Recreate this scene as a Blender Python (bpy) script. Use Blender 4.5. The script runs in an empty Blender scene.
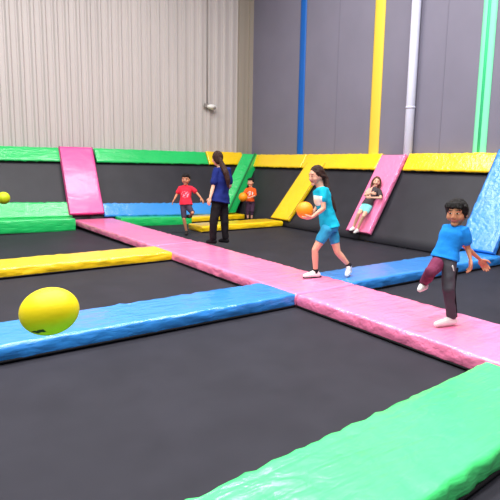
import bpy, bmesh, math, random
from mathutils import Vector, Matrix, noise
random.seed(7)
C = bpy.context.scene.collection
PI = math.pi

# ------------------------------------------------------------------ camera
F = 502.06
CX, CY = 250.0, 236.0
YAW, PITCH, ROLL = 0.610661299, 0.143806759, -0.0157167357
CAM = Vector((0, 0, 1.6))
_fw = Vector((math.sin(YAW) * math.cos(PITCH), math.cos(YAW) * math.cos(PITCH), -math.sin(PITCH)))
_ri = Vector((math.cos(YAW), -math.sin(YAW), 0))
_dn = _fw.cross(_ri)
RI = _ri * math.cos(ROLL) + _dn * math.sin(ROLL)
DN = _dn * math.cos(ROLL) - _ri * math.sin(ROLL)
FW = _fw
UP = Vector((0, 0, 1))
R_ = Vector((math.cos(YAW), -math.sin(YAW), 0))      # horizontal: to the right of the view
A_ = Vector((math.sin(YAW), math.cos(YAW), 0))       # horizontal: away from the camera


def ray(px, py):
    return RI * ((px - CX) / F) + DN * ((py - CY) / F) + FW


def on_floor(px, py, z=0.0):
    d = ray(px, py)
    return CAM + d * ((z - CAM.z) / d.z)


def depth_of(P):
    return (P - CAM).dot(FW)


def at(px, py, D):
    return CAM + ray(px, py) * D


cam = bpy.data.cameras.new('camera')
cam.sensor_fit = 'HORIZONTAL'
cam.sensor_width = 36
cam.lens = 36 * F / 500
cam.shift_y = (CY - 250) / 500
cam.clip_end = 200
co = bpy.data.objects.new('camera', cam)
C.objects.link(co)
m = Matrix(((RI.x, -DN.x, -FW.x, CAM.x), (RI.y, -DN.y, -FW.y, CAM.y), (RI.z, -DN.z, -FW.z, CAM.z), (0, 0, 0, 1)))
co.matrix_world = m
bpy.context.scene.camera = co


# ------------------------------------------------------------------ materials
def s2l(c):
    c = c / 255.0
    return c / 12.92 if c <= 0.04045 else ((c + 0.055) / 1.055) ** 2.4


def rgb(r, g, b):
    return (s2l(r), s2l(g), s2l(b), 1)


def mat(name, col, rough=0.5, spec=0.5, bump=None, var=None, coat=0.0, metal=0.0, sheen=0.0):
    """bump = list of (scale, strength, stretch, detail); var = (scale, amount, stretch)"""
    m = bpy.data.materials.new(name)
    m.use_nodes = True
    nt = m.node_tree
    N = nt.nodes
    b = N['Principled BSDF']
    b.inputs['Base Color'].default_value = col
    b.inputs['Roughness'].default_value = rough
    b.inputs['Specular IOR Level'].default_value = spec
    b.inputs['Coat Weight'].default_value = coat
    b.inputs['Coat Roughness'].default_value = 0.14
    b.inputs['Metallic'].default_value = metal
    if sheen:
        b.inputs['Sheen Weight'].default_value = sheen
    tc = N.new('ShaderNodeTexCoord')

    def mapping(st, rot=(0, 0, 0)):
        mp = N.new('ShaderNodeMapping')
        mp.inputs['Scale'].default_value = st
        mp.inputs['Rotation'].default_value = rot
        nt.links.new(tc.outputs['Object'], mp.inputs['Vector'])
        return mp
    if bump:
        prev = None
        for sc, stg, st, det in bump:
            mp = mapping(st, (0.5, 0.7, 0.6) if st[0] < 0.5 else (0, 0, 0))
            t = N.new('ShaderNodeTexNoise')
            t.inputs['Scale'].default_value = sc
            t.inputs['Detail'].default_value = det
            t.inputs['Distortion'].default_value = 0.6
            nt.links.new(mp.outputs['Vector'], t.inputs['Vector'])
            bn = N.new('ShaderNodeBump')
            bn.inputs['Strength'].default_value = stg
            bn.inputs['Distance'].default_value = 0.02
            nt.links.new(t.outputs['Fac'], bn.inputs['Height'])
            if prev:
                nt.links.new(prev.outputs['Normal'], bn.inputs['Normal'])
            prev = bn
        nt.links.new(prev.outputs['Normal'], b.inputs['Normal'])
        if coat:
            nt.links.new(prev.outputs['Normal'], b.inputs['Coat Normal'])
    if var:
        sc, amt, st = var
        mp = mapping(st)
        t = N.new('ShaderNodeTexNoise')
        t.inputs['Scale'].default_value = sc
        t.inputs['Detail'].default_value = 5
        nt.links.new(mp.outputs['Vector'], t.inputs['Vector'])
        r = N.new('ShaderNodeValToRGB')
        r.color_ramp.elements[0].position = 0.3
        r.color_ramp.elements[1].position = 0.7
        r.color_ramp.elements[0].color = tuple(c * (1 - amt) for c in col[:3]) + (1,)
        r.color_ramp.elements[1].color = tuple(min(1, c * (1 + amt)) for c in col[:3]) + (1,)
        nt.links.new(t.outputs['Fac'], r.inputs['Fac'])
        nt.links.new(r.outputs['Color'], b.inputs['Base Color'])
    return m


def vinyl(name, col):
    if name == 'vinyl_magenta':
        return mat(name, col, rough=0.34, spec=0.6, coat=0.4, bump=[(1.4, 0.5, (1, 1, 1), 2), (5, 0.12, (1, 1, 2.0), 2)])
    return mat(name, col, rough=0.36, spec=0.6, coat=0.7,
               bump=[(1.6, 0.55, (1, 1, 1), 3), (6, 0.55, (1, 1.6, 2.0), 2.5), (6, 0.6, (0.3, 2.2, 2.2), 2)], var=(1.7, 0.05, (1, 1, 1)))


V = {
    'green': vinyl('vinyl_green', rgb(18, 190, 96)),
    'pink': vinyl('vinyl_pink', rgb(254, 130, 176)),  # lightened so the overhead glare on the pad tops sits in the colour
    'mint': vinyl('vinyl_green_lit', rgb(74, 230, 128)),  # brightly lit copy of the green vinyl, glare mixed into its colour
    'sky': vinyl('vinyl_sky', rgb(42, 136, 222)),
    'magenta': vinyl('vinyl_magenta', rgb(228, 72, 150)),
    'blue': vinyl('vinyl_blue', rgb(48, 142, 222)),
    'yellow': vinyl('vinyl_yellow', rgb(250, 205, 0)),
}
V['pink_dark'] = mat('piping_plum', rgb(120, 25, 75), 0.6)
V['green_dark'] = mat('piping_green', rgb(8, 120, 60), 0.6)
V['blue_dark'] = mat('piping_blue', rgb(25, 95, 170), 0.6)
V['yellow_dark'] = mat('piping_ochre', rgb(170, 130, 0), 0.6)
M = {
    'mat': mat('trampoline_mesh', rgb(47, 46, 54), 0.62, 0.14,
               bump=[(420, 0.25, (1, 1, 1), 1)], var=(2.5, 0.13, (1, 1, 1))),
    'slope': mat('slope_mesh', rgb(45, 44, 51), 0.42, 0.32,
                 bump=[(420, 0.2, (1, 1, 1), 1), (1.2, 0.5, (1, 1, 1), 2)], var=(2.5, 0.13, (1, 1, 1))),
    'web': mat('webbing_black', rgb(24, 22, 26), 0.8, 0.2),
    'corr': mat('corrugated_steel', rgb(190, 182, 180), 0.5, 0.4, var=(2.2, 0.04, (1, 1, 0.15))),
    'trim': mat('wall_trim_beige', rgb(158, 148, 136), 0.55, 0.4),
    'grey': mat('grey_painted_wall', rgb(122, 118, 134), 0.65, 0.3, bump=[(60, 0.08, (1, 1, 1), 3)], var=(1.1, 0.04, (1, 1, 1))),
    'seam': mat('wall_seam', rgb(114, 110, 126), 0.7),
    'pipe': mat('lilac_grey_pipe', rgb(206, 206, 226), 0.35, 0.5),
    'white': mat('white_plastic', rgb(225, 222, 218), 0.4),
    'conduit': mat('grey_conduit', rgb(140, 132, 128), 0.5),
    'floor': mat('concrete_floor', rgb(90, 90, 92), 0.8, var=(3, 0.1, (1, 1, 1))),
    'ceil': mat('white_ceiling', rgb(215, 215, 215), 0.8),
    'ball_y': mat('ball_yellow', rgb(250, 222, 0), 0.5, 0.4, bump=[(90, 0.06, (1, 1, 1), 2)]),
    'ball_yg': mat('ball_lime', rgb(190, 205, 20), 0.5, 0.4),
    'ball_o': mat('ball_orange', rgb(250, 150, 20), 0.45, 0.4, bump=[(90, 0.06, (1, 1, 1), 2)]),
    'ink': mat('ball_print_ink', rgb(50, 48, 20), 0.6),
    'skin': mat('skin_tan', rgb(220, 162, 136), 0.55, 0.4, var=(14, 0.05, (1, 1, 1))),
    'skin_l': mat('skin_light', rgb(226, 174, 148), 0.55, 0.4, var=(14, 0.05, (1, 1, 1))),
    'skin_d': mat('skin_brown', rgb(194, 130, 98), 0.55, 0.4, var=(14, 0.05, (1, 1, 1))),
    'eye': mat('eye_white', rgb(235, 232, 228), 0.3),
    'iris': mat('iris_dark', rgb(28, 18, 14), 0.25),
    'lips': mat('lips', rgb(180, 92, 84), 0.5),
    'brow': mat('eyebrow', rgb(45, 30, 25), 0.8),
    'hair_black': mat('hair_black', rgb(20, 16, 16), 0.6, 0.25, bump=[(60, 0.6, (4, 4, 0.5), 3)]),
    'hair_brown': mat('hair_brown', rgb(52, 28, 20), 0.6, 0.25, bump=[(60, 0.6, (4, 4, 0.5), 3)]),
    'hair_mid': mat('hair_mid_brown', rgb(92, 58, 42), 0.5, 0.4, bump=[(60, 0.6, (4, 4, 0.5), 3)]),
}


def cloth(name, col):
    return mat(name, col, 0.85, 0.2, bump=[(9, 0.35, (1, 1, 1), 3), (300, 0.1, (1, 1, 1), 1)], var=(8, 0.06, (1, 1, 1)))


CL = {k: cloth('cloth_' + k, rgb(*v)) for k, v in dict(
    aqua=(20, 178, 208), teal=(50, 150, 190), navy=(24, 38, 106), black=(22, 20, 24), red=(226, 44, 66),
    slate=(62, 52, 70), orange=(232, 92, 36), plum=(72, 48, 70), blue=(28, 132, 222), charcoal=(72, 70, 78),
    maroon=(112, 44, 74), white=(232, 228, 226), print_pink=(232, 150, 170), grey=(118, 112, 120),  # maroon: grey trouser cloth with shade and pink reflection mixed in
    ash=(70, 62, 66), pale_aqua=(130, 222, 220), blush=(226, 168, 150), print_white=(225, 222, 215),
    sole=(40, 36, 40)).items()}


# ------------------------------------------------------------------ object helpers
def obj(name, verts, faces, mats, parent=None, smooth=True):
    me = bpy.data.meshes.new(name)
    me.from_pydata([tuple(v) for v in verts], [], faces)
    me.validate()
    if not isinstance(mats, (list, tuple)):
        mats = [mats]
    for mm in mats:
        me.materials.append(mm)
    if smooth:
        me.polygons.foreach_set('use_smooth', [True] * len(me.polygons))
    o = bpy.data.objects.new(name, me)
    C.objects.link(o)
    if parent is not None:
        o.parent = parent
    return o


def tag(o, label, cat, group=None):
    o['label'] = label
    o['category'] = cat
    if group:
        o['group'] = group
    return o


def thing(name, label, cat, loc, group=None):
    o = bpy.data.objects.new(name, None)
    o.empty_display_size = 0.1
    C.objects.link(o)
    o.location = loc
    return tag(o, label, cat, group)


def struct(o):
    o['kind'] = 'structure'
    return o


def box(lo, hi):
    x0, y0, z0 = lo
    x1, y1, z1 = hi
    v = [(x0, y0, z0), (x1, y0, z0), (x1, y1, z0), (x0, y1, z0), (x0, y0, z1), (x1, y0, z1), (x1, y1, z1), (x0, y1, z1)]
    f = [(0, 3, 2, 1), (4, 5, 6, 7), (0, 1, 5, 4), (1, 2, 6, 5), (2, 3, 7, 6), (3, 0, 4, 7)]
    return v, f


class G:
    def __init__(self):
        self.v = []
        self.f = []

    def rings(self, rs):
        b = len(self.v)
        n = len(rs[0])
        for r in rs:
            self.v += [Vector(p) for p in r]
        for i in range(len(rs) - 1):
            for j in range(n):
                a, c = b + i * n + j, b + i * n + (j + 1) % n
                self.f.append((a, c, c + n, a + n))
        self.f.append(tuple(b + j for j in reversed(range(n))))
        e = b + (len(rs) - 1) * n
        self.f.append(tuple(e + j for j in range(n)))
        return self

    def box(self, lo, hi):
        v, f = box(lo, hi)
        b = len(self.v)
        self.v += [Vector(p) for p in v]
        self.f += [tuple(b + i for i in q) for q in f]
        return self

    def tube(self, pts, rad, n=12, flat=False):
        """rounded (or flat ended) tapering tube through pts"""
        pts = [Vector(p) for p in pts]
        if not isinstance(rad, (list, tuple)):
            rad = [rad] * len(pts)
        rs = []
        ref = None
        for i, p in enumerate(pts):
            if i == 0:
                t = pts[1] - p
            elif i == len(pts) - 1:
                t = p - pts[i - 1]
            else:
                t = (pts[i + 1] - p).normalized() + (p - pts[i - 1]).normalized()
            if t.length < 1e-6:
                t = pts[i] - pts[i - 1]
            t.normalize()
            if ref is None:
                ref = t.orthogonal().normalized()
            u = (ref - t * ref.dot(t))
            if u.length < 1e-4:
                u = t.orthogonal()
            u.normalize()
            ref = u
            w = t.cross(u)

            def ring(c, r):
                return [c + (u * math.cos(2 * PI * k / n) + w * math.sin(2 * PI * k / n)) * r for k in range(n)]
            if i == 0 and not flat:
                for a in (80, 55, 28):
                    a = math.radians(a)
                    rs.append(ring(p - t * rad[0] * math.sin(a), rad[0] * math.cos(a)))
            rs.append(ring(p, rad[i]))
            if i == len(pts) - 1 and not flat:
                for a in (28, 55, 80):
                    a = math.radians(a)
                    rs.append(ring(p + t * rad[i] * math.sin(a), rad[i] * math.cos(a)))
        return self.rings(rs)

    def ell(self, c, ax, ay, az, n=20, fn=None):
        """ellipsoid, half axes given as vectors"""
        rs = []
        for i in range(1, n):
            th = PI * i / n
            r = []
            for k in range(n + 4):
                ph = 2 * PI * k / (n + 4)
                x, y, z = math.sin(th) * math.cos(ph), math.sin(th) * math.sin(ph), -math.cos(th)
                if fn:
                    x, y, z = fn(x, y, z)
                r.append(Vector(c) + ax * x + ay * y + az * z)
            rs.append(r)
        return self.rings(rs)

    def obj(self, name, mats, parent=None, origin=None, smooth=True):
        v = [p - origin for p in self.v] if origin is not None else self.v
        return obj(name, v, self.f, mats, parent, smooth)


# ------------------------------------------------------------------ the setting
WY = 14.78       # plane of the corrugated wall (left in view)
WX = 10.28       # plane of the grey wall (right in view)
TOPY, TOPX = 14.6, 10.1      # where the sloped mats meet the wall pads
BY, BX = 13.45, 8.9          # foot of the slopes
ZB = 1.88                    # top of the wall pads
ZM = -0.165                  # trampoline mats
HALL = 9.0

v, f = box((-9, -8, -0.75), (WX + 0.3, WY + 0.3, -0.55))
struct(obj('floor', v, f, M['floor'], smooth=False))
v, f = box((-9, -8, HALL), (WX + 0.3, WY + 0.3, HALL + 0.15))
struct(obj('ceiling', v, f, M['ceil'], smooth=False))

# corrugated wall: trapezoid ribs, one sheet
prof = []
x = -9.0
pitch = 0.30
while x < 9.72:
    for dx, dy in ((0.0, 0.0), (0.075, 0.0), (0.088, 0.012), (0.10, 0.0), (0.125, 0.0), (0.165, 0.055), (0.225, 0.055), (0.265, 0.0)):
        if x + dx < 9.74:
            prof.append((x + dx, WY - dy))
    x += pitch
vv, ff = [], []
for (px, py) in prof:
    vv += [(px, py, -0.55), (px, py, HALL)]
for i in range(len(prof) - 1):
    ff.append((2 * i, 2 * i + 2, 2 * i + 3, 2 * i + 1))
b = len(vv)
vv += [(-9, WY + 0.2, -0.55), (9.74, WY + 0.2, -0.55), (9.74, WY + 0.2, HALL), (-9, WY + 0.2, HALL)]
ff.append((b, b + 3, b + 2, b + 1))
n2 = len(vv)
struct(obj('wall_left', vv, ff, M['corr'], smooth=False))
v, f = box((WX, -8, -0.55), (WX + 0.2, WY + 0.2, HALL))
wr = struct(obj('wall_right', v, f, M['grey'], smooth=False))
g = G()
g.box((9.72, WY - 0.09, -0.55), (9.93, WY + 0.1, HALL))
g.box((9.93, WY - 0.05, -0.55), (10.13, WY + 0.1, HALL))
g.box((10.13, WY - 0.12, -0.55), (WX, WY + 0.1, HALL))
struct(g.obj('trim_1', M['trim'], smooth=False))
# thin sheet seams of the grey wall
g = G()
for y in (10.55, 7.15, 4.6):
    g.box((WX - 0.006, y - 0.012, 1.0), (WX + 0.01, y + 0.012, HALL))
struct(g.obj('trim_2', M['seam'], smooth=False))


# padded colour stripes standing on the grey wall
def stripe(y0, y1, colm, label, groove=False):
    g = G()
    n = 9
    w = y1 - y0
    rs = []
    for z in [-0.55 + 0.25 * i for i in range(int((HALL + 0.5) / 0.25) + 1)]:
        r = [Vector((WX - 0.004, y0, z))]
        for i in range(n):
            t = i / (n - 1)
            r.append(Vector((WX - 0.01 - 0.035 * math.sin(PI * t) ** 0.5 + (0.02 if groove and 3 < i < 5 else 0), y0 + w * t, z)))
        r.append(Vector((WX - 0.004, y1, z)))
        rs.append(r)
    g.rings(rs)
    o = g.obj('padded_stripe', colm)
    return tag(o, label, 'wall stripe', 'upright stripes on the grey wall')


st_blue = mat('stripe_blue', rgb(12, 92, 176), 0.5, 0.4)
st_yel = mat('stripe_yellow', rgb(240, 202, 66), 0.5, 0.4)
st_grn = mat('stripe_green', rgb(132, 238, 184), 0.5, 0.4)
st_grn2 = mat('stripe_green_deep', rgb(64, 212, 140), 0.5, 0.4)
stripe(11.92, 12.2, st_blue, 'narrow dark blue upright stripe on the grey wall')
stripe(8.93, 9.27, st_yel, 'wide yellow upright stripe on the grey wall, left of the round pipe')
s = stripe(6.0, 6.31, st_grn, 'mint green upright stripe with a darker centre line at far right of grey wall', groove=True)
g = G()
g.box((WX - 0.052, 6.13, -0.5), (WX - 0.036, 6.185, HALL - 0.06))
g.obj('centre_line', st_grn2, s)

# round pipe
pr = thing('vertical_pipe', 'round lilac-grey pipe running up the grey wall, right of the yellow stripe', 'pipe', (WX - 0.12, 7.92, -0.55))
g = G()
g.tube([(0, 0, 0), (0, 0, 4), (0, 0, HALL + .5)], 0.105, n=28, flat=True)
g.obj('tube', M['pipe'], pr)
for z in (3.5, 6.95):
    g = G()
    g.tube([(0, 0, z), (0, 0, z + 0.05)], 0.113, n=28, flat=True)
    g.obj('collar', M['pipe'], pr)

# small fixture with conduit on the corrugated wall
P = Vector((8.49, WY - 0.058, 3.41))
fx = thing('conduit_fixture', 'small white wall fixture hanging under a thin conduit on the corrugated wall', 'fixture', P)
g = G()
g.tube([(0, -0.02, 0.09), (0, -0.02, 2.5), (0, -0.02, HALL - 3.45)], 0.016, n=10, flat=True)
g.obj('conduit', M['conduit'], fx)
g = G()
g.box((-0.12, -0.07, -0.02), (0.05, -0.018, 0.10))
g.obj('box', M['conduit'], fx, smooth=False)
g = G()
g.ell(Vector((0.11, -0.12, 0.0)), Vector((0.17, 0, 0)), Vector((0, 0.11, 0)), Vector((0, 0, 0.085)))
g.obj('housing', M['white'], fx)
g = G()
g.ell(Vector((0.17, -0.2, -0.03)), Vector((0.06, 0, 0)), Vector((0, 0.04, 0)), Vector((0, 0, 0.05)), n=12)
g.obj('lens', M['conduit'], fx)


# ------------------------------------------------------------------ trampoline mats
def flat_mat(x0, x1, y0, y1, label):
    v, f = box((x0, y0, ZM - 0.012), (x1, y1, ZM))
    nx, ny = max(2, int((x1 - x0) / 0.25)), max(2, int((y1 - y0) / 0.25))
    vv, ff = [], []
    for j in range(ny + 1):
        for i in range(nx + 1):
            u, w = i / nx, j / ny
            sag = 0.035 * math.sin(PI * u) * math.sin(PI * w)
            vv.append(Vector((x0 + (x1 - x0) * u, y0 + (y1 - y0) * w, ZM - sag)))
    for j in range(ny):
        for i in range(nx):
            a = j * (nx + 1) + i
            ff.append((a, a + 1, a + nx + 2, a + nx + 1))
    o = obj('trampoline_mat', vv, ff, M['mat'])
    md = o.modifiers.new('thickness', 'SOLIDIFY')
    md.thickness = 0.01
    md.offset = -1
    g = G()
    w = 0.03
    pad_in = 0.375
    tag(o, label, 'trampoline mat', 'flat trampoline mats')
    return o


XP0, XP1 = 3.97, 5.0          # the pink walkway
flat_mat(-2.0, 4.48, 1.8, 5.0, 'large flat black trampoline mat nearest the camera, in front of the long blue pad')
flat_mat(4.49, 8.9, 1.0, 5.07, 'flat black trampoline mat right of the pink pad the running boy is on')
flat_mat(-2.0, 4.48, 5.02, 8.45, 'flat black trampoline mat between the long blue pad and the yellow pad')
flat_mat(4.49, 8.9, 5.09, 11.38, 'flat black trampoline mat behind the girl in aqua, in front of the right slope')
flat_mat(-2.0, 4.48, 8.47, 13.4, 'flat black trampoline mat behind the yellow pad, in front of the green wall foot')
flat_mat(4.49, 8.9, 11.4, 13.4, 'flat black trampoline mat in the far corner where the boy in orange stands')
flat_mat(-1.0, 4.48, -1.6, 1.78, 'flat black trampoline mat at the bottom edge, near side of the green pad')


# sloped wall mats
def slope_mat(p00, p10, p11, p01, label):
    """corners: bottom a, bottom b, top b, top a"""
    p00, p10, p11, p01 = map(Vector, (p00, p10, p11, p01))
    nx = max(3, int((p10 - p00).length / 0.3))
    ny = 8
    nrm = (p10 - p00).cross(p01 - p00).normalized()
    vv, ff = [], []
    for j in range(ny + 1):
        for i in range(nx + 1):
            u, w = i / nx, j / ny
            q = (p00 * (1 - u) + p10 * u) * (1 - w) + (p01 * (1 - u) + p11 * u) * w
            vv.append(q - nrm * 0.05 * math.sin(PI * w) * min(1, 4 * math.sin(PI * u)))
    for j in range(ny):
        for i in range(nx):
            a = j * (nx + 1) + i
            ff.append((a, a + 1, a + nx + 2, a + nx + 1))
    o = obj('slope_mat', vv, ff, M['slope'])
    md = o.modifiers.new('thickness', 'SOLIDIFY')
    md.thickness = 0.012
    md.offset = -1
    return tag(o, label, 'sloped trampoline', 'sloped trampoline mats along the walls')


ZBL = 1.95


def foot_z(x):     # the foot of the left slope climbs a little towards the left
    return max(0.0, min(0.24, 0.19 * (7.5 - x) / 5.3))


def SL(x, t):      # point on the left slope, t = 0 foot .. 1 top
    z0 = foot_z(x)
    return Vector((x, BY + (TOPY - BY) * t, z0 + (ZBL - z0) * t))


def SR(y, t):      # point on the right slope
    return Vector((BX + (TOPX - BX) * t, y, ZB * t))


back = 0.06
nL = Vector((0, -ZB, TOPY - BY)).normalized()
nR = Vector((-ZB, 0, TOPX - BX)).normalized()


def sl(x, t):
    return SL(x, t) - nL * back


def sr(y, t):
    return SR(y, t) - nR * back


TM = 0.86
slope_mat(sl(-2, -.06), sl(4.17, -.06), sl(4.17, TM), sl(-2, TM), 'sloped black mat on the left wall, left of the pink strip')
slope_mat(sl(4.18, -.06), sl(BX, -.06), sl(BX + (TOPX - BX) * TM, TM), sl(4.18, TM), 'sloped black mat on the left wall, between the pink strip and the corner')
slope_mat(sr(BY, -.06), sr(11.2, -.06), sr(11.2, TM), sr(BY + (TOPY - BY) * TM, TM), 'sloped black mat right of the corner, behind the boy in orange')
slope_mat(sr(11.19, -.06), sr(8.22, -.06), sr(8.22, TM), sr(11.19, TM), 'sloped black mat between the yellow and pink strips, behind the girl in aqua')
slope_mat(sr(8.21, -.06), sr(5.2, -.06), sr(5.2, TM), sr(8.21, TM), 'sloped black mat behind the running boy, right of the pink strip')
slope_mat(sr(5.19, -.06), sr(2.0, -.06), sr(2.0, TM), sr(5.19, TM), 'sloped black mat beyond the right edge, near side of the blue strip')


# ------------------------------------------------------------------ pads
def pad_mesh(O, L, W, T, seed, r=0.03, amp=0.010, step=0.06, crease=1.0):
    """vinyl pad: O = corner on the top face, L / W = edge vectors, T = thickness"""
    O, L, W = Vector(O), Vector(L), Vector(W)
    ln, wd = L.length, W.length
    l, w = L.normalized(), W.normalized()
    n = w.cross(l)
    if n.z < 0:
        n = -n
    r = min(r, T * 0.45)
    prof = []
    k = 5
    for i in range(k):
        prof.append((0.0, -T + (T - r) * i / k))
    for i in range(5):
        a = PI / 2 * i / 4
        prof.append((r - r * math.cos(a), -r + r * math.sin(a)))
    m_ = max(4, int(wd / 0.06))
    for i in range(1, m_):
        prof.append((r + (wd - 2 * r) * i / m_, 0.0))
    for i in range(5):
        a = PI / 2 * (1 - i / 4)
        prof.append((wd - r + r * math.cos(a), -r + r * math.sin(a)))
    for i in range(1, k + 1):
        prof.append((wd, -r - (T - r) * i / k))
    ns = max(6, int(ln / step))
    st = [0, r * .15, r * .5, r] + [r + (ln - 2 * r) * i / ns for i in range(1, ns)] + [ln - r, ln - r * .5, ln - r * .15, ln]
    rs = []
    for s in st:
        e = min(s, ln - s)
        lim = -r + math.sqrt(max(0, r * r - max(0, r - e) ** 2)) if e < r else 0
        ring = []
        for (a, h) in prof:
            hh = min(h, lim)
            q = Vector((s * 1.0, a * 1.0, seed * 7.3))
            side = 1.0 if (a < r or a > wd - r) else 0.0
            big = noise.noise(q * 1.6) * amp * 0.7
            edge = min(1.0, min(a, wd - a) / 0.12)
            wr_ = noise.noise(Vector((s * 9 + h * 6, a * 3 + seed, h * 9))) * amp * 0.9 * (1 - 0.75 * edge) * crease
            wr_ += noise.noise(Vector((s * 21 + h * 14, seed, h * 18))) * amp * 0.45 * (1 - edge) * crease
            off = Vector((0, 0, 0))
            if side:
                sg = -1 if a < r else 1
                fade = (h + T) / T
                off = w * sg * (wr_ * 1.6 + 0.012 * math.sin(PI * max(0, min(1, fade)))) + n * wr_ * 0.6 * max(0, fade)
            else:
                off = n * (big + wr_)
            if h <= -T + 1e-6:
                off = Vector((0, 0, 0))
            ring.append(O + l * s + w * a + n * hh + off)
        rs.append(ring)
    return G().rings(rs), l, w, n, prof


def pad(name, O, L, W, T, colour, label, cat, group, seed, trim=True, piping=None, amp=0.011, crease=1.3):
    g, l, w, n, prof = pad_mesh(O, L, W, T, seed, amp=amp, crease=crease)
    c = Vector(O) + Vector(L) / 2 + Vector(W) / 2 - n * T
    root = g.obj(name, V[colour], None, c)
    root.location = c
    tag(root, label, cat, group)
    ln, wd = Vector(L).length, Vector(W).length
    if trim:
        for sg, a in ((-1, 0.0), (1, wd)):
            t = G()
            p = Vector(O) - c + w * (a + sg * 0.006) - n * (T - 0.012)
            pts = [p + l * (ln * i / 12) for i in range(13)]
            t.tube(pts, 0.012, n=8, flat=True)
            t.obj('hem_trim', M['web'], root)
    if piping:
        for a in (0.008, wd - 0.008):
            t = G()
            p = Vector(O) - c + w * a - n * 0.012
            pts = [p + l * (ln * i / 16) for i in range(17)]
            t.tube(pts, 0.011, n=8)
            t.obj('piping', V[piping], root)
    return root


X, Y, Z = Vector((1, 0, 0)), Vector((0, 1, 0)), Vector((0, 0, 1))
FG = 'floor pads between the trampolines'
T0 = 0.16
pad('floor_pad', (-2.2, 4.65, 0), X * (XP0 + 2.2), Y * 0.72, T0, 'sky', 'long blue floor pad across the front left, behind the big yellow ball', 'floor pad', FG, 1)
pad('floor_pad', (5.01, 4.72, 0), X * 3.95, Y * 0.74, T0, 'sky', 'blue floor pad right of the pink walkway, behind the running boy', 'floor pad', FG, 2)
pad('floor_pad', (-2.2, 8.1, 0), X * (XP0 + 2.2), Y * 0.76, T0, 'yellow', 'long yellow floor pad at left, behind the first black mat', 'floor pad', FG, 3)
pad('floor_pad', (XP0, 0.5, 0), Y * 4.12, X * 1.03, T0, 'pink', 'near pink floor pad under the running boy', 'floor pad', FG, 4)
pad('floor_pad', (XP0 - .01, 4.63, 0), Y * 4.27, X * 1.03, T0, 'pink', 'middle pink floor pad under the girl in aqua', 'floor pad', FG, 5)
pad('floor_pad', (XP0 - .02, 8.91, 0), Vector((-.2, 4.5, .06)), X * 1.0, T0, 'pink', 'farthest pink floor pad leading to the foot of the pink strip', 'floor pad', FG, 6)
pad('floor_pad', (-0.6, 1.18, 0), Vector((4.52, .26, 0)), Y * 0.70, T0, 'mint', 'green floor pad with overhead glare painted in, at the bottom right corner', 'floor pad', FG, 7)
pad('floor_pad', (6.25, 11.05, 0), X * 2.6, Y * 0.72, T0, 'yellow', 'yellow floor pad in front of the boy in orange', 'floor pad', FG, 8)
pad('floor_pad', (-2.2, 13.0, foot_z(-2.2)), Vector((5.85, 0, foot_z(3.65) - foot_z(-2.2))), Y * 0.46, .34, 'green', 'green floor pad along the left wall foot, left of the pink strip', 'floor pad', FG, 9)
pad('floor_pad', (4.86, 13.0, foot_z(4.86)), Vector((2.14, 0, foot_z(7.0) - foot_z(4.86))), Y * 0.46, .26, 'green', 'thin green floor pad along the left wall foot, under the blue foot pad', 'floor pad', FG, 10)
pad('floor_pad', (7.02, 13.0, 0.01), X * 1.85, Y * 0.46, T0, 'yellow', 'yellow floor pad along the left wall foot near the corner, beside the boy in red', 'floor pad', FG, 11)

# foot pads on the lower part of the left slope
uL = (SL(0, 1) - SL(0, 0)).normalized()
uR = (SR(0, 1) - SR(0, 0)).normalized()
FT = 'pads on the foot of the left slope'
pad('foot_pad', SL(-2.0, 0.0) + nL * .03, SL(3.7, 0) - SL(-2, 0), uL * 0.44, 0.085, 'green', 'green pad on the foot of the left slope, left of the pink strip', 'foot pad', FT, 12, trim=False)
pad('foot_pad', SL(4.56, 0.0) + nL * .03, SL(8.5, 0) - SL(4.56, 0), uL * 0.40, 0.085, 'blue', 'blue pad on the foot of the left slope, behind the boy in red', 'foot pad', FT, 13, trim=False)


# pads along the top of the slopes
def band(side, a0, a1, colour, label, seed):
    P_ = SL if side == 'L' else SR
    n = nL if side == 'L' else nR
    t0 = 0.795
    O = P_(a0, t0) + n * .035
    L = P_(a1, t0) + n * .035 - O
    W = P_(a0, 1.0) + n * .035 - O
    o = pad('top_pad', O, L, W, 0.09, colour, label, 'top pad', 'pads along the top of the slopes', seed, trim=False, amp=0.010, crease=1.0)
    c = o.location
    t = G()
    p = O - c - n * 0.05 - W.normalized() * .004
    t.tube([p + L * (i / 10) for i in range(11)], 0.018, n=8, flat=True)
    t.obj('lower_binding', M['web'], o)
    # ledge closing the gap back to the wall
    hi = P_(a0, 1.0)
    d_ = (WY - .075 - TOPY) if side == 'L' else (WX - .055 - TOPX)
    v_ = Y if side == 'L' else X
    g = G()
    q = hi - c - Z * .012
    Ld = L.normalized() * L.length
    g.rings([[q + Ld * e, q + Ld * e + v_ * d_, q + Ld * e + v_ * d_ - Z * .05, q + Ld * e - Z * .05] for e in (0, 1)])
    g.obj('ledge', V[colour], o, smooth=False)
    return o


band('L', -2.0, 3.70, 'green', 'green top pad below the corrugated wall, left of the pink strip', 21)
band('L', 4.68, 8.36, 'green', 'green top pad below the corrugated wall, right of the pink strip', 22)
band('L', 8.38, 9.80, 'yellow', 'short yellow top pad below the corrugated wall, beside the corner', 23)
band('R', 11.50, 14.3, 'yellow', 'yellow top pad below the grey wall, left of the yellow strip', 24)
band('R', 8.62, 11.48, 'yellow', 'yellow top pad below the grey wall, between the yellow and pink strips', 25)
band('R', 5.64, 7.80, 'yellow', 'yellow top pad below the grey wall, right of the pink strip', 26)
band('R', 2.0, 4.84, 'yellow', 'yellow top pad below the grey wall, beyond the blue strip', 27)

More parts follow.
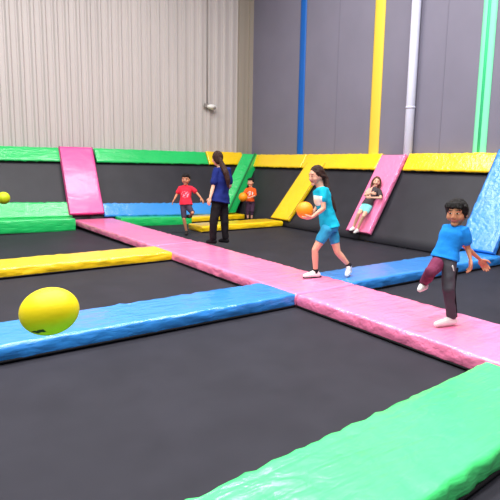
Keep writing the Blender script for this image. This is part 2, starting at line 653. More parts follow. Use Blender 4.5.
# strips up the slopes
SG = 'padded strips up the slopes'
LN = (SL(0, 1) - SL(0, 0)).length + 0.04
LNR = (SR(0, 1) - SR(0, 0)).length + 0.04
pad('slope_strip', SL(3.62, 0.015) + nL * .09, SL(3.70, .995) - SL(3.62, 0.015), X * 0.92, 0.11, 'magenta', 'wide hot-pink strip up the left slope', 'slope strip', SG, 31, trim=False, piping='pink_dark', amp=0.006, crease=.5)
pad('slope_strip', SR(10.86, 0.01) + nR * .05, SR(10.50, .86) - SR(10.86, .01), Y * 0.78, 0.11, 'yellow', 'yellow strip up the right slope, left of the girl in aqua', 'slope strip', SG, 32, trim=False, piping='yellow_dark', amp=0.006)
pad('slope_strip', SR(7.84, 0) + nR * .09, uR * (LNR - .11), Y * 0.72, 0.11, 'pink', 'pink strip up the right slope with a girl leaning back on it', 'slope strip', SG, 33, trim=False, piping='magenta', amp=0.008)
pad('slope_strip', SR(4.86, 0) + nR * .09, uR * LNR, Y * 0.74, 0.11, 'sky', 'light blue strip up the right slope at the right edge', 'slope strip', SG, 34, trim=False, piping='blue_dark', amp=0.012)

# folded green strip across the corner
Lb, Rb, Mb = Vector((8.0, 13.38, .06)), Vector((8.72, 13.28, .04)), Vector((8.36, 13.2, .05))
Lt, Rt, Mt = Vector((9.98, 14.55, 1.92)), Vector((10.02, 13.72, 1.90)), Vector((9.93, 14.12, 1.93))
root = thing('corner_strip', 'green folded strip leaning across the far corner, beside the woman in navy', 'slope strip', Rb.copy(), SG)
LL = ((Lt - Lb) + (Rt - Rb) + (Mt - Mb)) / 3
for nm_, a_, b2, colr, sd_ in (('left_flap', Lb, Mb, 'green', 41), ('right_flap', Mb, Rb, 'green', 42)):
    g, *_ = pad_mesh(a_ - Rb, LL, b2 - a_, 0.09, sd_, amp=0.012)
    g.obj(nm_, V[colr], root)
t = G()
t.tube([Mb - Rb + LL * (i / 10) for i in range(11)], 0.03, n=8)
t.obj('piping', V['green_dark'], root)


# ------------------------------------------------------------------ balls
def ball(P, r, m, label, squash=None, marks=None):
    g = G()
    ax, ay, az = squash if squash else (X, Y, Z)
    g.ell(Vector((0, 0, 0)), ax * r, ay * r, az * r, n=40)
    o = g.obj('ball', m)
    o.location = P
    tag(o, label, 'ball')
    # valve
    g = G()
    d = (-R_ * 0.3 + A_ * 0.7 + UP * 0.5).normalized()
    g.tube([d * r * 0.985, d * r * 1.004], 0.006, n=10, flat=True)
    g.obj('valve', M['ink'], o)
    return o


Pb = at(49.5, 311.3, 2.02)
q1 = (RI * 0.985 - DN * 0.17)
big = ball(Pb, 0.108, M['ball_y'], 'big yellow ball in mid-air over the long blue pad',
           squash=(q1.normalized() * 1.07, FW.copy(), (DN + RI * .17).normalized() * 0.885))
# small dark print on the ball, hugging its surface
qa, qb, qc = q1.normalized() * 1.07 * .108, FW * .108, (DN + RI * .17).normalized() * .885 * .108
gm = G()
for (u0, v0, su, sv) in ((-0.36, 0.66, .15, .045), (-0.22, 0.69, .13, .06), (-0.06, 0.67, .11, .065), (-0.14, 0.63, .07, .04)):
    def sp(u, v_):
        w_ = -math.sqrt(max(0.0, 1 - u * u - v_ * v_))
        return (qa * u + qb * w_ + qc * v_) * 1.004
    b0 = len(gm.v)
    n = 18
    gm.v.append(sp(u0, v0))
    for k in range(n):
        a = 2 * PI * k / n
        e = 1 + 0.25 * math.sin(3 * a + u0 * 20)
        gm.v.append(sp(u0 + su * e * math.cos(a), v0 + sv * e * math.sin(a)))
    for k in range(n):
        gm.f.append((b0, b0 + 1 + k, b0 + 1 + (k + 1) % n))
gm.obj('print', M['ink'], big)

Pl = at(3.5, 198, 10.2)
lime = ball(Pl, 0.125, M['ball_yg'], 'small lime-yellow ball in mid-air at the left edge')


# ------------------------------------------------------------------ people
def union(g, voxel, smooth=3, fac=0.5):
    me = bpy.data.meshes.new('tmp')
    me.from_pydata([tuple(v) for v in g.v], [], g.f)
    bm = bmesh.new()
    bm.from_mesh(me)
    bmesh.ops.recalc_face_normals(bm, faces=bm.faces)
    bm.to_mesh(me)
    bm.free()
    o = bpy.data.objects.new('tmp', me)
    C.objects.link(o)
    md = o.modifiers.new('r', 'REMESH')
    md.mode = 'VOXEL'
    md.voxel_size = voxel
    md.use_smooth_shade = True
    if smooth:
        s_ = o.modifiers.new('s', 'SMOOTH')
        s_.iterations = smooth
        s_.factor = fac
    dg = bpy.context.evaluated_depsgraph_get()
    out = bpy.data.meshes.new_from_object(o.evaluated_get(dg))
    bpy.data.objects.remove(o)
    bpy.data.meshes.remove(me)
    return out


def link_mesh(name, me, mats, parent):
    me.name = name
    me.materials.clear()
    for mm in (mats if isinstance(mats, (list, tuple)) else [mats]):
        me.materials.append(mm)
    me.polygons.foreach_set('use_smooth', [True] * len(me.polygons))
    o = bpy.data.objects.new(name, me)
    C.objects.link(o)
    o.parent = parent
    return o


def wrinkle(me, amp, fr, seed=0.0):
    for v in me.vertices:
        p = v.co * fr + Vector((seed, seed * 2, 0))
        v.co += v.normal * noise.noise(p) * amp


def ringpts(c, lat, fr, a, b, n=24, sq=2.3):
    out = []
    for k in range(n):
        t = 2 * PI * k / n
        ca, sa = math.cos(t), math.sin(t)
        x_ = math.copysign(abs(ca) ** (2 / sq), ca)
        y_ = math.copysign(abs(sa) ** (2 / sq), sa)
        out.append(c + lat * (a * x_) + fr * (b * y_))
    return out


def torso(g, J, fc, k, grow=0.0, hem=None, flare=0.0, up_to_neck=True, wide=1.0, deep=1.0):
    pts = [('pelvis', .150, .098), ('waist', .128, .088), ('chest', .152, .102), ('yoke', .150, .075), ('neck', .062, .058)]
    J = dict(J)
    J['yoke'] = J['chest'].lerp(J['neck'], 0.72)
    rs = []
    prev = None
    if hem is not None:
        pts = [('hem', .155 + flare, .105 + flare)] + pts
        J['hem'] = hem
    else:
        J['low'] = J['pelvis'] + (J['pelvis'] - J['waist']).normalized() * 0.09 * k
        pts = [('low', .10, .075)] + pts
    for nm, a, b_ in pts:
        c = J[nm]
        i = [p[0] for p in pts].index(nm)
        up = (J[pts[min(i + 1, len(pts) - 1)][0]] - J[pts[max(i - 1, 0)][0]]).normalized()
        lat = fc.cross(up).normalized()
        fr = up.cross(lat).normalized()
        gg = grow if nm != 'neck' else grow * .5
        if hem is not None and nm == 'pelvis':
            a += flare * .7
            b_ += flare * .7
        rs.append((c, lat, fr, (a * wide) * k + gg, (b_ * deep) * k + gg))
    # subdivide
    out = []
    for i in range(len(rs) - 1):
        for t in (0, .33, .66):
            s = t * t * (3 - 2 * t)
            A, B = rs[i], rs[i + 1]
            lat = A[1].lerp(B[1], t).normalized()
            fr = A[2].lerp(B[2], t).normalized()
            out.append(ringpts(A[0].lerp(B[0], t), lat, fr, A[3] + (B[3] - A[3]) * s, A[4] + (B[4] - A[4]) * s))
    A = rs[-1]
    out.append(ringpts(*A))
    g.rings(out)


def head(g, c, f, u, k):
    f = f.normalized()
    r = f.cross(u).normalized()
    u = r.cross(f).normalized()

    def P(x, y, z):
        return c + (r * x + f * y + u * z) * k

    def fn(x, y, z):
        if z < 0:
            x *= 1 - .30 * z * z
            if y < 0:
                y *= 1 + .38 * z
            else:
                y *= 1 - .06 * z * z
        if y > 0.75 and -.2 < z < .4:
            y *= .985
        return x, y, z
    g.ell(c, r * .080 * k, f * .093 * k, u * .112 * k, n=28, fn=fn)
    g.tube([P(0, .085, .018), P(0, .094, -.008), P(0, .098, -.022)], [.007 * k, .010 * k, .0115 * k], n=10)
    g.ell(P(.012, .091, -.026), r * .010 * k, f * .012 * k, u * .008 * k, n=8)
    g.ell(P(-.012, .091, -.026), r * .010 * k, f * .012 * k, u * .008 * k, n=8)
    g.ell(P(0, .081, -.056), r * .024 * k, f * .013 * k, u * .011 * k, n=10)
    g.ell(P(0, .064, -.088), r * .032 * k, f * .024 * k, u * .02 * k, n=12)
    for s in (-1, 1):
        g.ell(P(s * .077, -.004, -.008), r * .012 * k, f * .019 * k, u * .030 * k, n=10)
        g.ell(P(s * .03, .079, .010), r * .014 * k, f * .010 * k, u * .009 * k, n=10)
        g.ell(P(s * .03, .080, .034), r * .022 * k, f * .009 * k, u * .010 * k, n=10)
        g.ell(P(s * .040, .054, -.028), r * .032 * k, f * .030 * k, u * .032 * k, n=10)
    return r, f, u


def hand(g, p, d, n, s, k, curl=0.5, spread=0.12):
    """p wrist, d along the hand, n palm normal (the fingers curl towards it), s thumb side"""
    d = d.normalized()
    n = (n - d * n.dot(d)).normalized()
    sd = d.cross(n).normalized()
    if sd.dot(s) < 0:
        sd = -sd
    g.ell(p + d * .045 * k, d * .050 * k, sd * .039 * k, n * .0155 * k, n=14)
    for i, (o_, ln) in enumerate(((.029, .064), (.010, .074), (-.010, .069), (-.028, .054))):
        b = p + d * (.078 - abs(i - 1.3) * .004) * k + sd * o_ * k
        dd = (d + sd * o_ * spread * 10).normalized()
        pts = [p + d * .05 * k + sd * o_ * .9 * k, b]
        ang = 0
        for j, fr in enumerate((.42, .32, .26)):
            ang += curl * (0.55 if j == 0 else 0.8)
            dj = dd * math.cos(ang) + n * math.sin(ang)
            pts.append(pts[-1] + dj * ln * fr * k)
        g.tube(pts, [.0095 * k, .0095 * k, .0088 * k, .008 * k, .0068 * k], n=8)
    tb = p + d * .022 * k + sd * .026 * k
    t1 = (d * .62 + sd * .75 + n * .2).normalized()
    t2 = (d * .85 + sd * .35 + n * (.2 + curl * .5)).normalized()
    g.tube([p + d * .015 * k + sd * .012 * k, tb, tb + t1 * .038 * k, tb + t1 * .038 * k + t2 * .03 * k], [.013 * k, .0135 * k, .011 * k, .008 * k], n=8)


def foot(g, ank, toe, k, grow=0.0):
    d = (toe - ank)
    L = d.length
    # heel sits under the ankle, on the far side from the toe
    flat = Vector((d.x, d.y, 0))
    if flat.length < .35 * L:
        flat = d.copy()
        heel = ank + Vector((0, 0, -.0)) + (A_ * .3 + R_ * .1) * .05 * k
    else:
        heel = ank - flat.normalized() * .035 * k + Vector((0, 0, (toe.z - ank.z) * .78))
    g.tube([ank, heel], [(.034) * k + grow, .036 * k + grow], n=12)
    mid = heel.lerp(toe, .62) + (ank - heel) * .16
    g.tube([heel, mid, toe], [.036 * k + grow, .038 * k + grow, .026 * k + grow], n=12)
    g.tube([ank, mid], [.032 * k + grow, .03 * k + grow], n=12)


def person(label, base, J, fc, hf, hu, k, kh, skin, hair, hair_fn, shirt, bottoms, shoes, voxel=.007, hands=None,
           wide=1.0, deep=1.0, limb=1.0, hem=.06, flare=.01, sleeve=.5, extra=None, paint_shirt=None, shirt_grow=.014):
    root = thing('person', label, 'person', base)
    J = {n_: p - base for n_, p in J.items()}
    g = G()
    torso(g, J, fc, k, wide=wide, deep=deep)
    kl = k * limb
    for s in 'lr':
        sh, el, wr_ = J['sh_' + s], J['el_' + s], J['wr_' + s]
        g.tube([J['chest'].lerp(J['neck'], .62), sh, sh.lerp(el, .45), el], [.055 * kl, .050 * kl, .043 * kl, .036 * kl])
        g.tube([el, el.lerp(wr_, .3), wr_], [.036 * kl, .036 * kl, .024 * kl])
        hd, hn, hs, curl = hands[s]
        hand(g, wr_, hd, hn, hs, kh * .92, curl)
        hp, kn, an, to = J['hip_' + s], J['kn_' + s], J['an_' + s], J['to_' + s]
        g.tube([hp, hp.lerp(kn, .4), kn], [.088 * kl, .074 * kl, .052 * kl])
        g.tube([kn, kn.lerp(an, .3), an], [.051 * kl, .052 * kl, .033 * kl])
        foot(g, an, to, k)
    hc = J['head']
    g.tube([J['neck'] - (J['neck'] - J['chest']).normalized() * .03, J['neck'].lerp(hc, .35), hc + hu * -.02 * kh], [.056 * k, .047 * kh, .05 * kh], n=16)
    r, f_, u = head(g, hc, hf, hu, kh)
    me = union(g, voxel, 2)
    body = link_mesh('body', me, [M[skin], M['eye'], M['iris'], M['lips'], M['brow']], root)
    for p in me.polygons:
        d = p.center - hc
        x, y, z = d.dot(r) / kh, d.dot(f_) / kh, d.dot(u) / kh
        if y > .045 and abs(x) < .075 and abs(z) < .12:
            ax = abs(x)
            if ((ax - .03) / .009) ** 2 + ((z - .010) / .0075) ** 2 < 1:
                p.material_index = 2
            elif ((ax - .03) / .0135) ** 2 + ((z - .010) / .0048) ** 2 < 1:
                p.material_index = 1
            elif ((ax - .032) / .022) ** 2 + ((z - .036) / .0042) ** 2 < 1:
                p.material_index = 4
            elif (x / .026) ** 2 + ((z + .055) / .010) ** 2 < 1:
                p.material_index = 3
    # hair
    hg = G()

    def HP(x, y, z):
        return hc + (r * x + f_ * y + u * z) * kh
    hair_fn(hg, HP, r, f_, u, kh, J)
    hm = union(hg, voxel * .9, 2)
    wrinkle(hm, .006, 40)
    link_mesh('hair', hm, M[hair], root)
    # shirt
    sg = G()
    hemp = J['pelvis'] + (J['pelvis'] - J['waist']).normalized() * hem
    torso(sg, J, fc, k, grow=shirt_grow, hem=hemp, flare=flare, wide=wide, deep=deep)
    for s in 'lr':
        sh, el = J['sh_' + s], J['el_' + s]
        e = sh.lerp(el, sleeve)
        sg.tube([J['chest'].lerp(J['neck'], .66), sh, e], [.058 * kl, .058 * kl + shirt_grow * .5, .05 * kl + shirt_grow * 1.3], flat=False)
    sm = union(sg, voxel * 1.1, 3)
    wrinkle(sm, .010, 11, 3.1)
    mats = [CL[shirt]] + ([CL[c] for c in paint_shirt[0]] if paint_shirt else [])
    so = link_mesh('shirt', sm, mats, root)
    if paint_shirt:
        for p in sm.polygons:
            p.material_index = paint_shirt[1](p.center, p.normal, J)
    # shorts or trousers
    col, frac, col2 = bottoms
    for part in ('main', 'second'):
        pg = G()
        if part == 'main':
            pl = J['pelvis']
            upv = (J['waist'] - J['pelvis']).normalized()
            lat = fc.cross(upv).normalized()
            fr = upv.cross(lat)
            pg.rings([ringpts(pl + upv * h * k, lat, fr, (a * wide) * k + .010, (b_ * deep) * k + .010) for h, a, b_ in
                      ((-.10, .11, .08), (-.05, .152, .10), (0, .152, .10), (.07, .135, .09))])
        legs = 'lr' if col2 is None else ('l' if part == 'main' else 'r')
        if part == 'second' and col2 is None:
            continue
        for s in legs:
            hp, kn, an = J['hip_' + s], J['kn_' + s], J['an_' + s]
            if frac <= 1:
                e = hp.lerp(kn, frac)
                pg.tube([hp, hp.lerp(e, .5), e], [.096 * kl, .088 * kl, (.088 - .02 * frac) * kl], flat=False if frac > 9 else True)
                pg.ell(hp, X * .097 * kl, Y * .097 * kl, Z * .09 * kl, n=12)
            else:
                e = kn.lerp(an, frac - 1)
                pg.tube([hp, hp.lerp(kn, .5), kn, kn.lerp(e, .5), e], [.100 * kl, .092 * kl, .080 * kl, .072 * kl, .068 * kl])
                pg.ell(kn, X * .082 * kl, Y * .082 * kl, Z * .082 * kl, n=14)
        pm = union(pg, voxel * 1.1, 3)
        wrinkle(pm, .010, 13, 5.7)
        nm = 'trouser_leg' if part == 'second' else ('shorts' if frac <= 1.2 else 'trousers')
        po = link_mesh(nm, pm, CL[col if part == 'main' else col2], root)
        if part == 'second':
            po['label'] = 'lifted trouser leg with shade and pink reflection painted in'  # second leg's cloth colour carries shade and the pink pad's reflection
    # shoes or socks
    for s in 'lr':
        fg = G()
        foot(fg, J['an_' + s], J['to_' + s], k, .008)
        fm = union(fg, voxel, 2)
        shoe = link_mesh(shoes[1], fm, CL[shoes[0]], root)
        if shoes[1] == 'shoe' and shoes[0] == 'white':
            an, to = J['an_' + s], J['to_' + s]
            low = [v_.co.copy() for v_ in fm.vertices]
            fl = Vector((to.x - an.x, to.y - an.y, 0))
            if fl.length > .6 * (to - an).length:
                zmin = min(v_.z for v_ in low)
                fl.normalize()
                sd_ = fl.cross(UP)
                cs = sum(low, Vector()) / len(low)
                hl = max(abs((v_ - cs).dot(fl)) for v_ in low)
                hw = max(abs((v_ - cs).dot(sd_)) for v_ in low)
                cz = Vector((cs.x, cs.y, zmin))
                gs = G()
                gs.rings([ringpts(cz + UP * h_, fl, sd_, hl * 1.0, hw * .92, sq=2.6) for h_ in (.001, .008, .016)])
                gs.obj('sole', CL[shoes[2] or 'sole'], shoe)
        if shoes[2]:
            an = J['an_' + s]
            kn = J['kn_' + s]
            fg = G()
            fg.tube([an - (kn - an).normalized() * .02, an.lerp(kn, .14)], [.045 * k, .043 * k], flat=True)
            link_mesh('sock', union(fg, voxel, 1), CL[shoes[2]], root)
    if extra:
        extra(root, J)
    return root, J


def cap_hair(g, HP, r, f_, u, kh, back=-.014, upz=.026, front=.088, top=.108, side=.090):
    g.ell(HP(0, back, upz), r * side * kh, f_ * front * kh * 1.04, u * top * kh * .98, n=22)


# --- girl in aqua, centre -------------------------------------------------
base = on_floor(315, 277, 0.004)
D = depth_of(base)


def jj(px, py, fo=0.0):
    return at(px, py, D + fo)


J = dict(pelvis=jj(329.5, 226), waist=jj(326.5, 212.5), chest=jj(322.3, 197.5), neck=jj(320.4, 187.2), head=jj(316.8, 175.9),
         sh_l=jj(323, 190, -.15), el_l=jj(323.5, 208.5, -.20), wr_l=jj(312.5, 217.0, -.22),
         sh_r=jj(319.8, 189.5, .15), el_r=jj(318, 206, .20), wr_r=jj(312.5, 214.5, .13),
         hip_l=jj(326.5, 230, -.08), kn_l=jj(315, 250, -.10), an_l=jj(315.6, 271, -.04), to_l=jj(305, 275.4, -.08),
         hip_r=jj(332, 230, .08), kn_r=jj(337.5, 252, .04), an_r=jj(349, 265.5, .08), to_r=jj(347, 274.0, .02))
# feet that stand on the pads
J['to_l'].z = .035
J['an_l'].z = .085
J['to_r'].z = .036
fc = (-R_ * .88 - A_ * .42).normalized()


def hair_girl(g, HP, r, f_, u, kh, J):
    cap_hair(g, HP, r, f_, u, kh)
    g.ell(HP(0, -.085, .02), r * .04 * kh, f_ * .04 * kh, u * .04 * kh, n=12)
    tl = [HP(0, -.085, .015), HP(0, -.125, -.05)] + [jj(px, py, fo) - base for px, py, fo in ((327.5, 190, -.04), (330.5, 198, -.06), (333.5, 206, -.07), (335.5, 211, -.07))]
    g.tube(tl, [.036, .040, .040, .037, .032, .016])
    for s in (-1, 1):
        g.tube([HP(s * .07, .03, .05), HP(s * .082, -.01, .0), HP(s * .06, -.06, -.02)], [.018 * kh, .02 * kh, .03 * kh])


def paint_girl(c, n, J):
    d = c - J['chest']
    w = c - J['waist']
    x, y, z = d.dot(R_), d.dot(A_), d.z
    if n.dot(fc) > .55 and x + .6 * y < -.105 and -.17 < z < .03:
        return 1
    return 0


bc = jj(304.9, 210.3, -.04)
hb = lambda s, w_: (bc - w_)
hands_girl = {
    'l': (-R_ * .85 + UP * -.28 + A_ * .45, UP * .75 + A_ * .6 - R_ * .1, -R_ - UP * .1 - A_ * .6, .35),
    'r': (-R_ * .95 - UP * .15 - A_ * .25, -A_ * .8 + UP * .2, UP, .4)}
girl, Jg = person('girl in an aqua T-shirt with long ponytail, holding an orange ball on the pink pad', base, J, fc,
                  (-R_ * .9 - A_ * .42 - UP * .16), (UP + -R_ * .06).normalized(), .93, 1.19, 'skin', 'hair_brown', hair_girl,
                  'aqua', ('teal', .62, None), ('white', 'shoe', 'sole'), voxel=.006, hands=hands_girl,
                  limb=.98, hem=.035, sleeve=.50, wide=.95, deep=1.08, paint_shirt=(['print_white'], paint_girl))
ball(bc, 0.122, M['ball_o'], 'orange ball in the hands of the girl in aqua')

# --- running boy ----------------------------------------------------------
base = on_floor(445, 325.5, 0.004)
D = depth_of(base)
J = dict(pelvis=jj(445.5, 256), waist=jj(448, 247), chest=jj(453, 235), neck=jj(456.3, 225.5), head=jj(456.8, 213.0, -.02),
         sh_l=jj(465.3, 230, -.10), el_l=jj(468, 249, -.06), wr_l=jj(470.3, 258.5, -.10),
         sh_r=jj(448.5, 229.5, .13), el_r=jj(466, 247, .30), wr_r=jj(480, 259.5, .34),
         hip_l=jj(449.5, 261, -.05), kn_l=jj(448, 289, -.09), an_l=jj(452, 317.5, .0), to_l=jj(436.5, 324, -.06),
         hip_r=jj(440, 260.5, .05), kn_r=jj(430.5, 272.5, -.22), an_r=jj(424, 282.5, .02), to_r=jj(420, 289.5, -.04))
J['to_l'].z = .034
J['an_l'].z = .08
fc = (-R_ * .72 - A_ * .70).normalized()


def hair_boy(g, HP, r, f_, u, kh, J):
    cap_hair(g, HP, r, f_, u, kh, back=-.012, upz=.024, front=.091, top=.110, side=.094)
    for s in (-1, 1):
        g.tube([HP(s * .076, .025, .06), HP(s * .082, -.005, .015)], [.022 * kh, .012 * kh])
    for i in range(6):
        x = -.055 + .022 * i
        g.tube([HP(x, .06, .085), HP(x * 1.05, .088, .062)], [.022 * kh, .009 * kh], n=8)
    g.ell(HP(0, -.05, -.02), r * .068 * kh, f_ * .05 * kh, u * .06 * kh, n=14)


hands_boy = {'l': (R_ * .15 - UP * 1 + A_ * .02, -R_ * .9 + A_ * .1, -R_ * .5 - A_ * .7, .55),
             'r': (R_ * .6 - UP * .75, -A_ * .6 - UP * .4, -A_ - R_ * .4, .5)}


def boy_extra(root, J):
    # side stripe on the standing trouser leg
    g = G()
    o_ = R_ * .064 - A_ * .012
    pts = [J['hip_l'].lerp(J['kn_l'], .25) + o_ * 1.22, J['hip_l'].lerp(J['kn_l'], .7) + o_ * 1.02, J['kn_l'] + o_ * .95, J['kn_l'].lerp(J['an_l'], .45) + o_ * .86, J['kn_l'].lerp(J['an_l'], .93) + o_ * .72]
    g.tube(pts, [.009] * 5, n=8)
    g.obj('side_stripe', CL['black'], root)
    g = G()
    p = J['hip_l'].lerp(J['kn_l'], .12) - A_ * .082 - R_ * .0
    g.tube([p, p - UP * .05 + R_ * .015], [.007, .006], n=8)
    g.obj('drawstring', CL['white'], root)


boy, Jb = person('boy in a blue T-shirt and grey trousers running on the near pink pad', base, J, fc,
                 (-R_ * .62 - A_ * .80 - UP * .10), (UP - R_ * .04).normalized(), .80, 1.15, 'skin_d', 'hair_black', hair_boy,
                 'blue', ('charcoal', 1.88, 'maroon'), ('white', 'sock', None), voxel=.006, hands=hands_boy,
                 limb=.92, hem=.03, sleeve=.55, wide=.98, extra=boy_extra)

# --- woman in navy, seen from behind ---------------------------------------
base = on_floor(218, 243.5, 0.004)
D = depth_of(base)
J = dict(pelvis=jj(219.5, 200), waist=jj(221, 190), chest=jj(222, 178), neck=jj(220.3, 167.5), head=jj(217.4, 158.8),
         sh_l=jj(216.3, 170, -.14), el_l=jj(213, 187, -.16), wr_l=jj(210.2, 198, -.22),
         sh_r=jj(228, 170, .12), el_r=jj(230, 186, .2), wr_r=jj(222, 196, .34),
         hip_l=jj(216.5, 205, -.08), kn_l=jj(213.5, 223, -.10), an_l=jj(213, 239, -.04), to_l=jj(207.5, 242.5, .0),
         hip_r=jj(223.5, 205, .08), kn_r=jj(224.5, 222, .06), an_r=jj(225.5, 237.5, .10), to_r=jj(220, 241, .16))
for s in 'lr':
    J['to_' + s].z = .036
    J['an_' + s].z = .09
fc = (-R_ * .72 + A_ * .62).normalized()


def hair_woman(g, HP, r, f_, u, kh, J):
    cap_hair(g, HP, r, f_, u, kh, front=.088)
    g.ell(HP(0, -.05, -.02), r * .072 * kh, f_ * .055 * kh, u * .075 * kh, n=14)
    tl = [HP(0, -.08, .0)] + [jj(px, py, fo) - base for px, py, fo in ((223, 166.5, -.12), (226, 173, -.2), (227.8, 180, -.2), (228.3, 187, -.18))]
    g.tube(tl, [.045, .055, .06, .05, .02])


hands_w = {'l': (-R_ * .3 - UP, A_ * .7 + R_ * .4, -R_ + A_ * .3, .5), 'r': (-R_ * .8 + UP * .1, -UP * .3 + R_ * .2 + A_ * -.5, UP, .5)}
person('woman in a loose navy shirt with a ponytail, seen from behind', base, J, fc, (-R_ * .45 + A_ * .89 - UP * .05), UP.copy(), 1.04, 1.22,
       'skin_l', 'hair_brown', hair_woman, 'navy', ('black', 1.9, None), ('black', 'shoe', None), voxel=.008, hands=hands_w,
       wide=1.12, deep=1.25, hem=.05, flare=.035, sleeve=.72, shirt_grow=.017)

# --- boy in red -------------------------------------------------------------
base = on_floor(187, 235, ZM - .015)
D = depth_of(base)
J = dict(pelvis=jj(186, 204), waist=jj(185.8, 197.5), chest=jj(185.6, 191), neck=jj(185.8, 185.3), head=jj(185.9, 179.5, -.03),
         sh_r=jj(180, 188, -.0), el_r=jj(176.8, 194.5, .02), wr_r=jj(174.5, 199, -.12),
         sh_l=jj(191.6, 188, .0), el_l=jj(197, 193.2, .02), wr_l=jj(201, 198, -.08),
         hip_r=jj(183.3, 207, .0), kn_r=jj(184, 219, -.10), an_r=jj(186.5, 231, .0), to_r=jj(186, 234.5, -.16),
         hip_l=jj(188.6, 207, .0), kn_l=jj(192.6, 213, -.24), an_l=jj(189.5, 217, .05), to_l=jj(186.0, 216.5, .02))
J['to_r'].z = ZM + .022
J['an_r'].z = ZM + .07
fc = (-A_ * .98 - R_ * .1).normalized()


def hair_red(g, HP, r, f_, u, kh, J):
    g.ell(HP(0, .040, .082), r * .072 * kh, f_ * .056 * kh, u * .036 * kh, n=14)
    cap_hair(g, HP, r, f_, u, kh, back=-.022, upz=.032, front=.084, top=.100, side=.090)
    for s in (-1, 1):
        g.tube([HP(s * .076, .0, .05), HP(s * .08, -.015, .01)], [.016 * kh, .008 * kh])


def paint_red(c, n, J):
    d = c - J['chest'].lerp(J['waist'], .5)
    x, z = d.dot(R_), d.z
    if n.dot(fc) > .2:
        if (x / .1) ** 2 + (z / .085) ** 2 < 1 and noise.noise(Vector((x * 22, z * 30, 4))) > .0:
            return 1
    return 0


hands_r = {'l': (R_ * .5 - UP * .7 - A_ * .2, -R_ * .4 - UP * .2 + A_ * .2, -A_, .4), 'r': (-R_ * .45 - UP * .75 - A_ * .2, R_ * .4 - UP * .2, -A_, .4)}
person('boy in a red T-shirt and dark shorts hopping on one leg near the far wall', base, J, fc, (-A_ - R_ * .12 - UP * .1), UP.copy(), .86, 1.18,
       'skin_d', 'hair_black', hair_red, 'red', ('slate', .95, None), ('sole', 'shoe', None), voxel=.008, hands=hands_r,
       limb=.95, wide=1.08, hem=.02, flare=.02, sleeve=.62, paint_shirt=(['print_pink'], paint_red))

# --- boy in orange -----------------------------------------------------------
base = on_floor(250, 221.8, ZM - .02)
D = depth_of(base)
J = dict(pelvis=jj(250.2, 201), waist=jj(250.4, 196.5), chest=jj(250.6, 191.6), neck=jj(250.6, 187.3), head=jj(250.6, 182.3, -.03),
         sh_l=jj(254.6, 189.8, -.05), el_l=jj(255, 195.8, -.12), wr_l=jj(249.5, 197.8, -.28),
         sh_r=jj(246.8, 189.6, .05), el_r=jj(244.6, 193.6, -.05), wr_r=jj(243.2, 193.0, -.22),
         hip_l=jj(252.6, 203, -.0), kn_l=jj(252.2, 211, -.05), an_l=jj(251.6, 218.5, .0), to_l=jj(250, 221.4, -.16),
         hip_r=jj(248, 203, .0), kn_r=jj(247.8, 211, -.03), an_r=jj(247.8, 218.5, .0), to_r=jj(246, 221.4, -.14))
for s in 'lr':
    J['to_' + s].z = ZM + .02
    J['an_' + s].z = ZM + .07
fc = (-A_ * .85 - R_ * .5).normalized()
bo = jj(243.1, 197.0, -.30)


def paint_or(c, n, J):
    d = c - J['chest'].lerp(J['waist'], .35)
    x, z = d.dot(R_), d.z
    if n.dot(fc) > .25 and (x / .09) ** 2 + (z / .07) ** 2 < 1 and noise.noise(Vector((x * 24, z * 24, 9))) > -.02:
        return 1
    return 0


hands_o = {'l': (-R_ * .9 + A_ * .1, -R_ * .2 + UP * .5 - A_ * .2, UP, .4), 'r': (-R_ * .1 - UP * .4 - A_ * .8, -UP, R_, .5)}
person('boy in an orange T-shirt holding a ball, standing in the far corner', base, J, fc, (-A_ * .85 - R_ * .5 - UP * .1), UP.copy(), .80, 1.10,
       'skin', 'hair_black', hair_red, 'orange', ('plum', 1.35, None), ('sole', 'shoe', None), voxel=.009, hands=hands_o,
       hem=.02, flare=.015, sleeve=.8, wide=1.0, paint_shirt=(['print_white'], paint_or))
ball(bo, 0.135, M['ball_o'], 'orange ball in the hands of the boy in orange')


# --- girl leaning on the pink strip ------------------------------------------
def on_slope(px, py, off=0.0):
    d = ray(px, py)
    kx = (TOPX - BX) / ZB
    o_ = BX - off / abs(nR.x)           # plane moved out along its normal
    t = (o_ + kx * CAM.z) / (d.x - kx * d.z)
    return CAM + d * t


base = on_slope(352, 233, .10)
ss = on_slope
J = dict(pelvis=ss(367.3, 204.5, .17), waist=ss(370, 199, .17), chest=ss(373.2, 192.8, .17), neck=ss(375, 187.6, .18), head=ss(376.6, 181.8, .23),
         sh_r=ss(369.8, 190.0, .19), el_r=ss(365.2, 195.2, .26), wr_r=ss(371.5, 193.2, .36),
         sh_l=ss(379.6, 191.6, .17), el_l=ss(380.8, 198.0, .22), wr_l=ss(371.2, 197.6, .36),
         hip_r=ss(364.8, 206, .17), kn_r=ss(358.8, 213.5, .36), an_r=ss(353.5, 227.5, .16), to_r=ss(350.5, 230, .28),
         hip_l=ss(369, 207, .16), kn_l=ss(363.5, 216, .32), an_l=ss(357.5, 229.5, .15), to_l=ss(354.5, 232.5, .26))
fc = nR.copy()


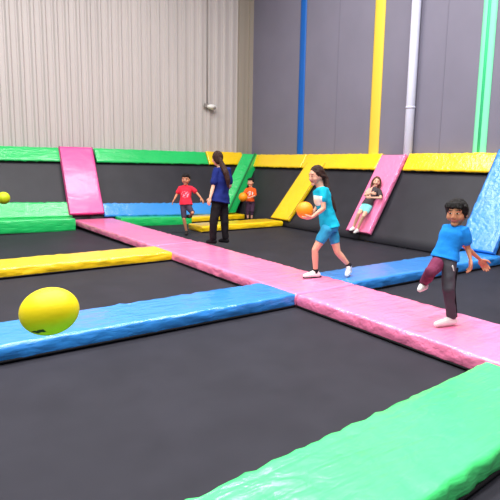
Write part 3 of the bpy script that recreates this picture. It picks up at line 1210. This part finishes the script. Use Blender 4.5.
def hair_lean(g, HP, r, f_, u, kh, J):
    cap_hair(g, HP, r, f_, u, kh)
    for s in (-1, 1):
        g.tube([HP(s * .06, .02, .07), HP(s * .084, .0, .0), HP(s * .088, -.01, -.08), HP(s * .098, .03, -.19)], [.028 * kh, .032 * kh, .035 * kh, .018 * kh])
    g.tube([HP(0, -.06, 0), HP(0, -.06, -.12)], [.07 * kh, .05 * kh])


def paint_lean(c, n, J):
    d = c - J['chest']
    if (c - J['chest']).dot(J['sh_l'] - J['chest']) < .002 and d.dot(uR) > -.12 and (c - J['sh_l']).length > .11:
        return 1
    return 0


hands_l = {'r': (R_ * .9 - UP * .1, A_ * .6 - UP * .2, UP, .5), 'l': (-R_ * .9 + UP * .1, A_ * .6, UP, .5)}
person('girl with long brown hair leaning back with folded arms on the pink strip', base, J, fc, (-A_ * .92 - R_ * .22 + UP * .0), (UP + R_ * .18).normalized(), .84, 1.02,
       'skin_l', 'hair_mid', hair_lean, 'ash', ('pale_aqua', .66, None), ('white', 'shoe', None), voxel=.008, hands=hands_l,
       hem=.03, sleeve=.55, paint_shirt=(['blush'], paint_lean))


# ------------------------------------------------------------------ light
w = bpy.data.worlds.new('world')
bpy.context.scene.world = w
w.use_nodes = True
bg = w.node_tree.nodes['Background']
bg.inputs['Color'].default_value = (0.93, 0.97, 1.0, 1)
bg.inputs['Strength'].default_value = 0.30


def lamp(x, y, sx, sy, power, col=(1, .985, .96)):
    l = bpy.data.lights.new('ceiling_lamp', 'AREA')
    l.shape = 'RECTANGLE'
    l.size, l.size_y = sx, sy
    l.energy = power
    l.color = col
    o = bpy.data.objects.new('ceiling_lamp', l)
    o.location = (x, y, HALL - .08)
    C.objects.link(o)


for x in (-3.0, 1.6, 6.2):
    for y, e in ((-1.5, 190), (2.5, 310), (5.8, 320), (9.6, 270)):
        lamp(x, y, 3.6, 0.9, e)

sc = bpy.context.scene
sc.view_settings.view_transform = 'Standard'
sc.view_settings.look = 'None'
sc.view_settings.gamma = 1
sc.view_settings.use_curve_mapping = False
sc.view_settings.exposure = 0.17
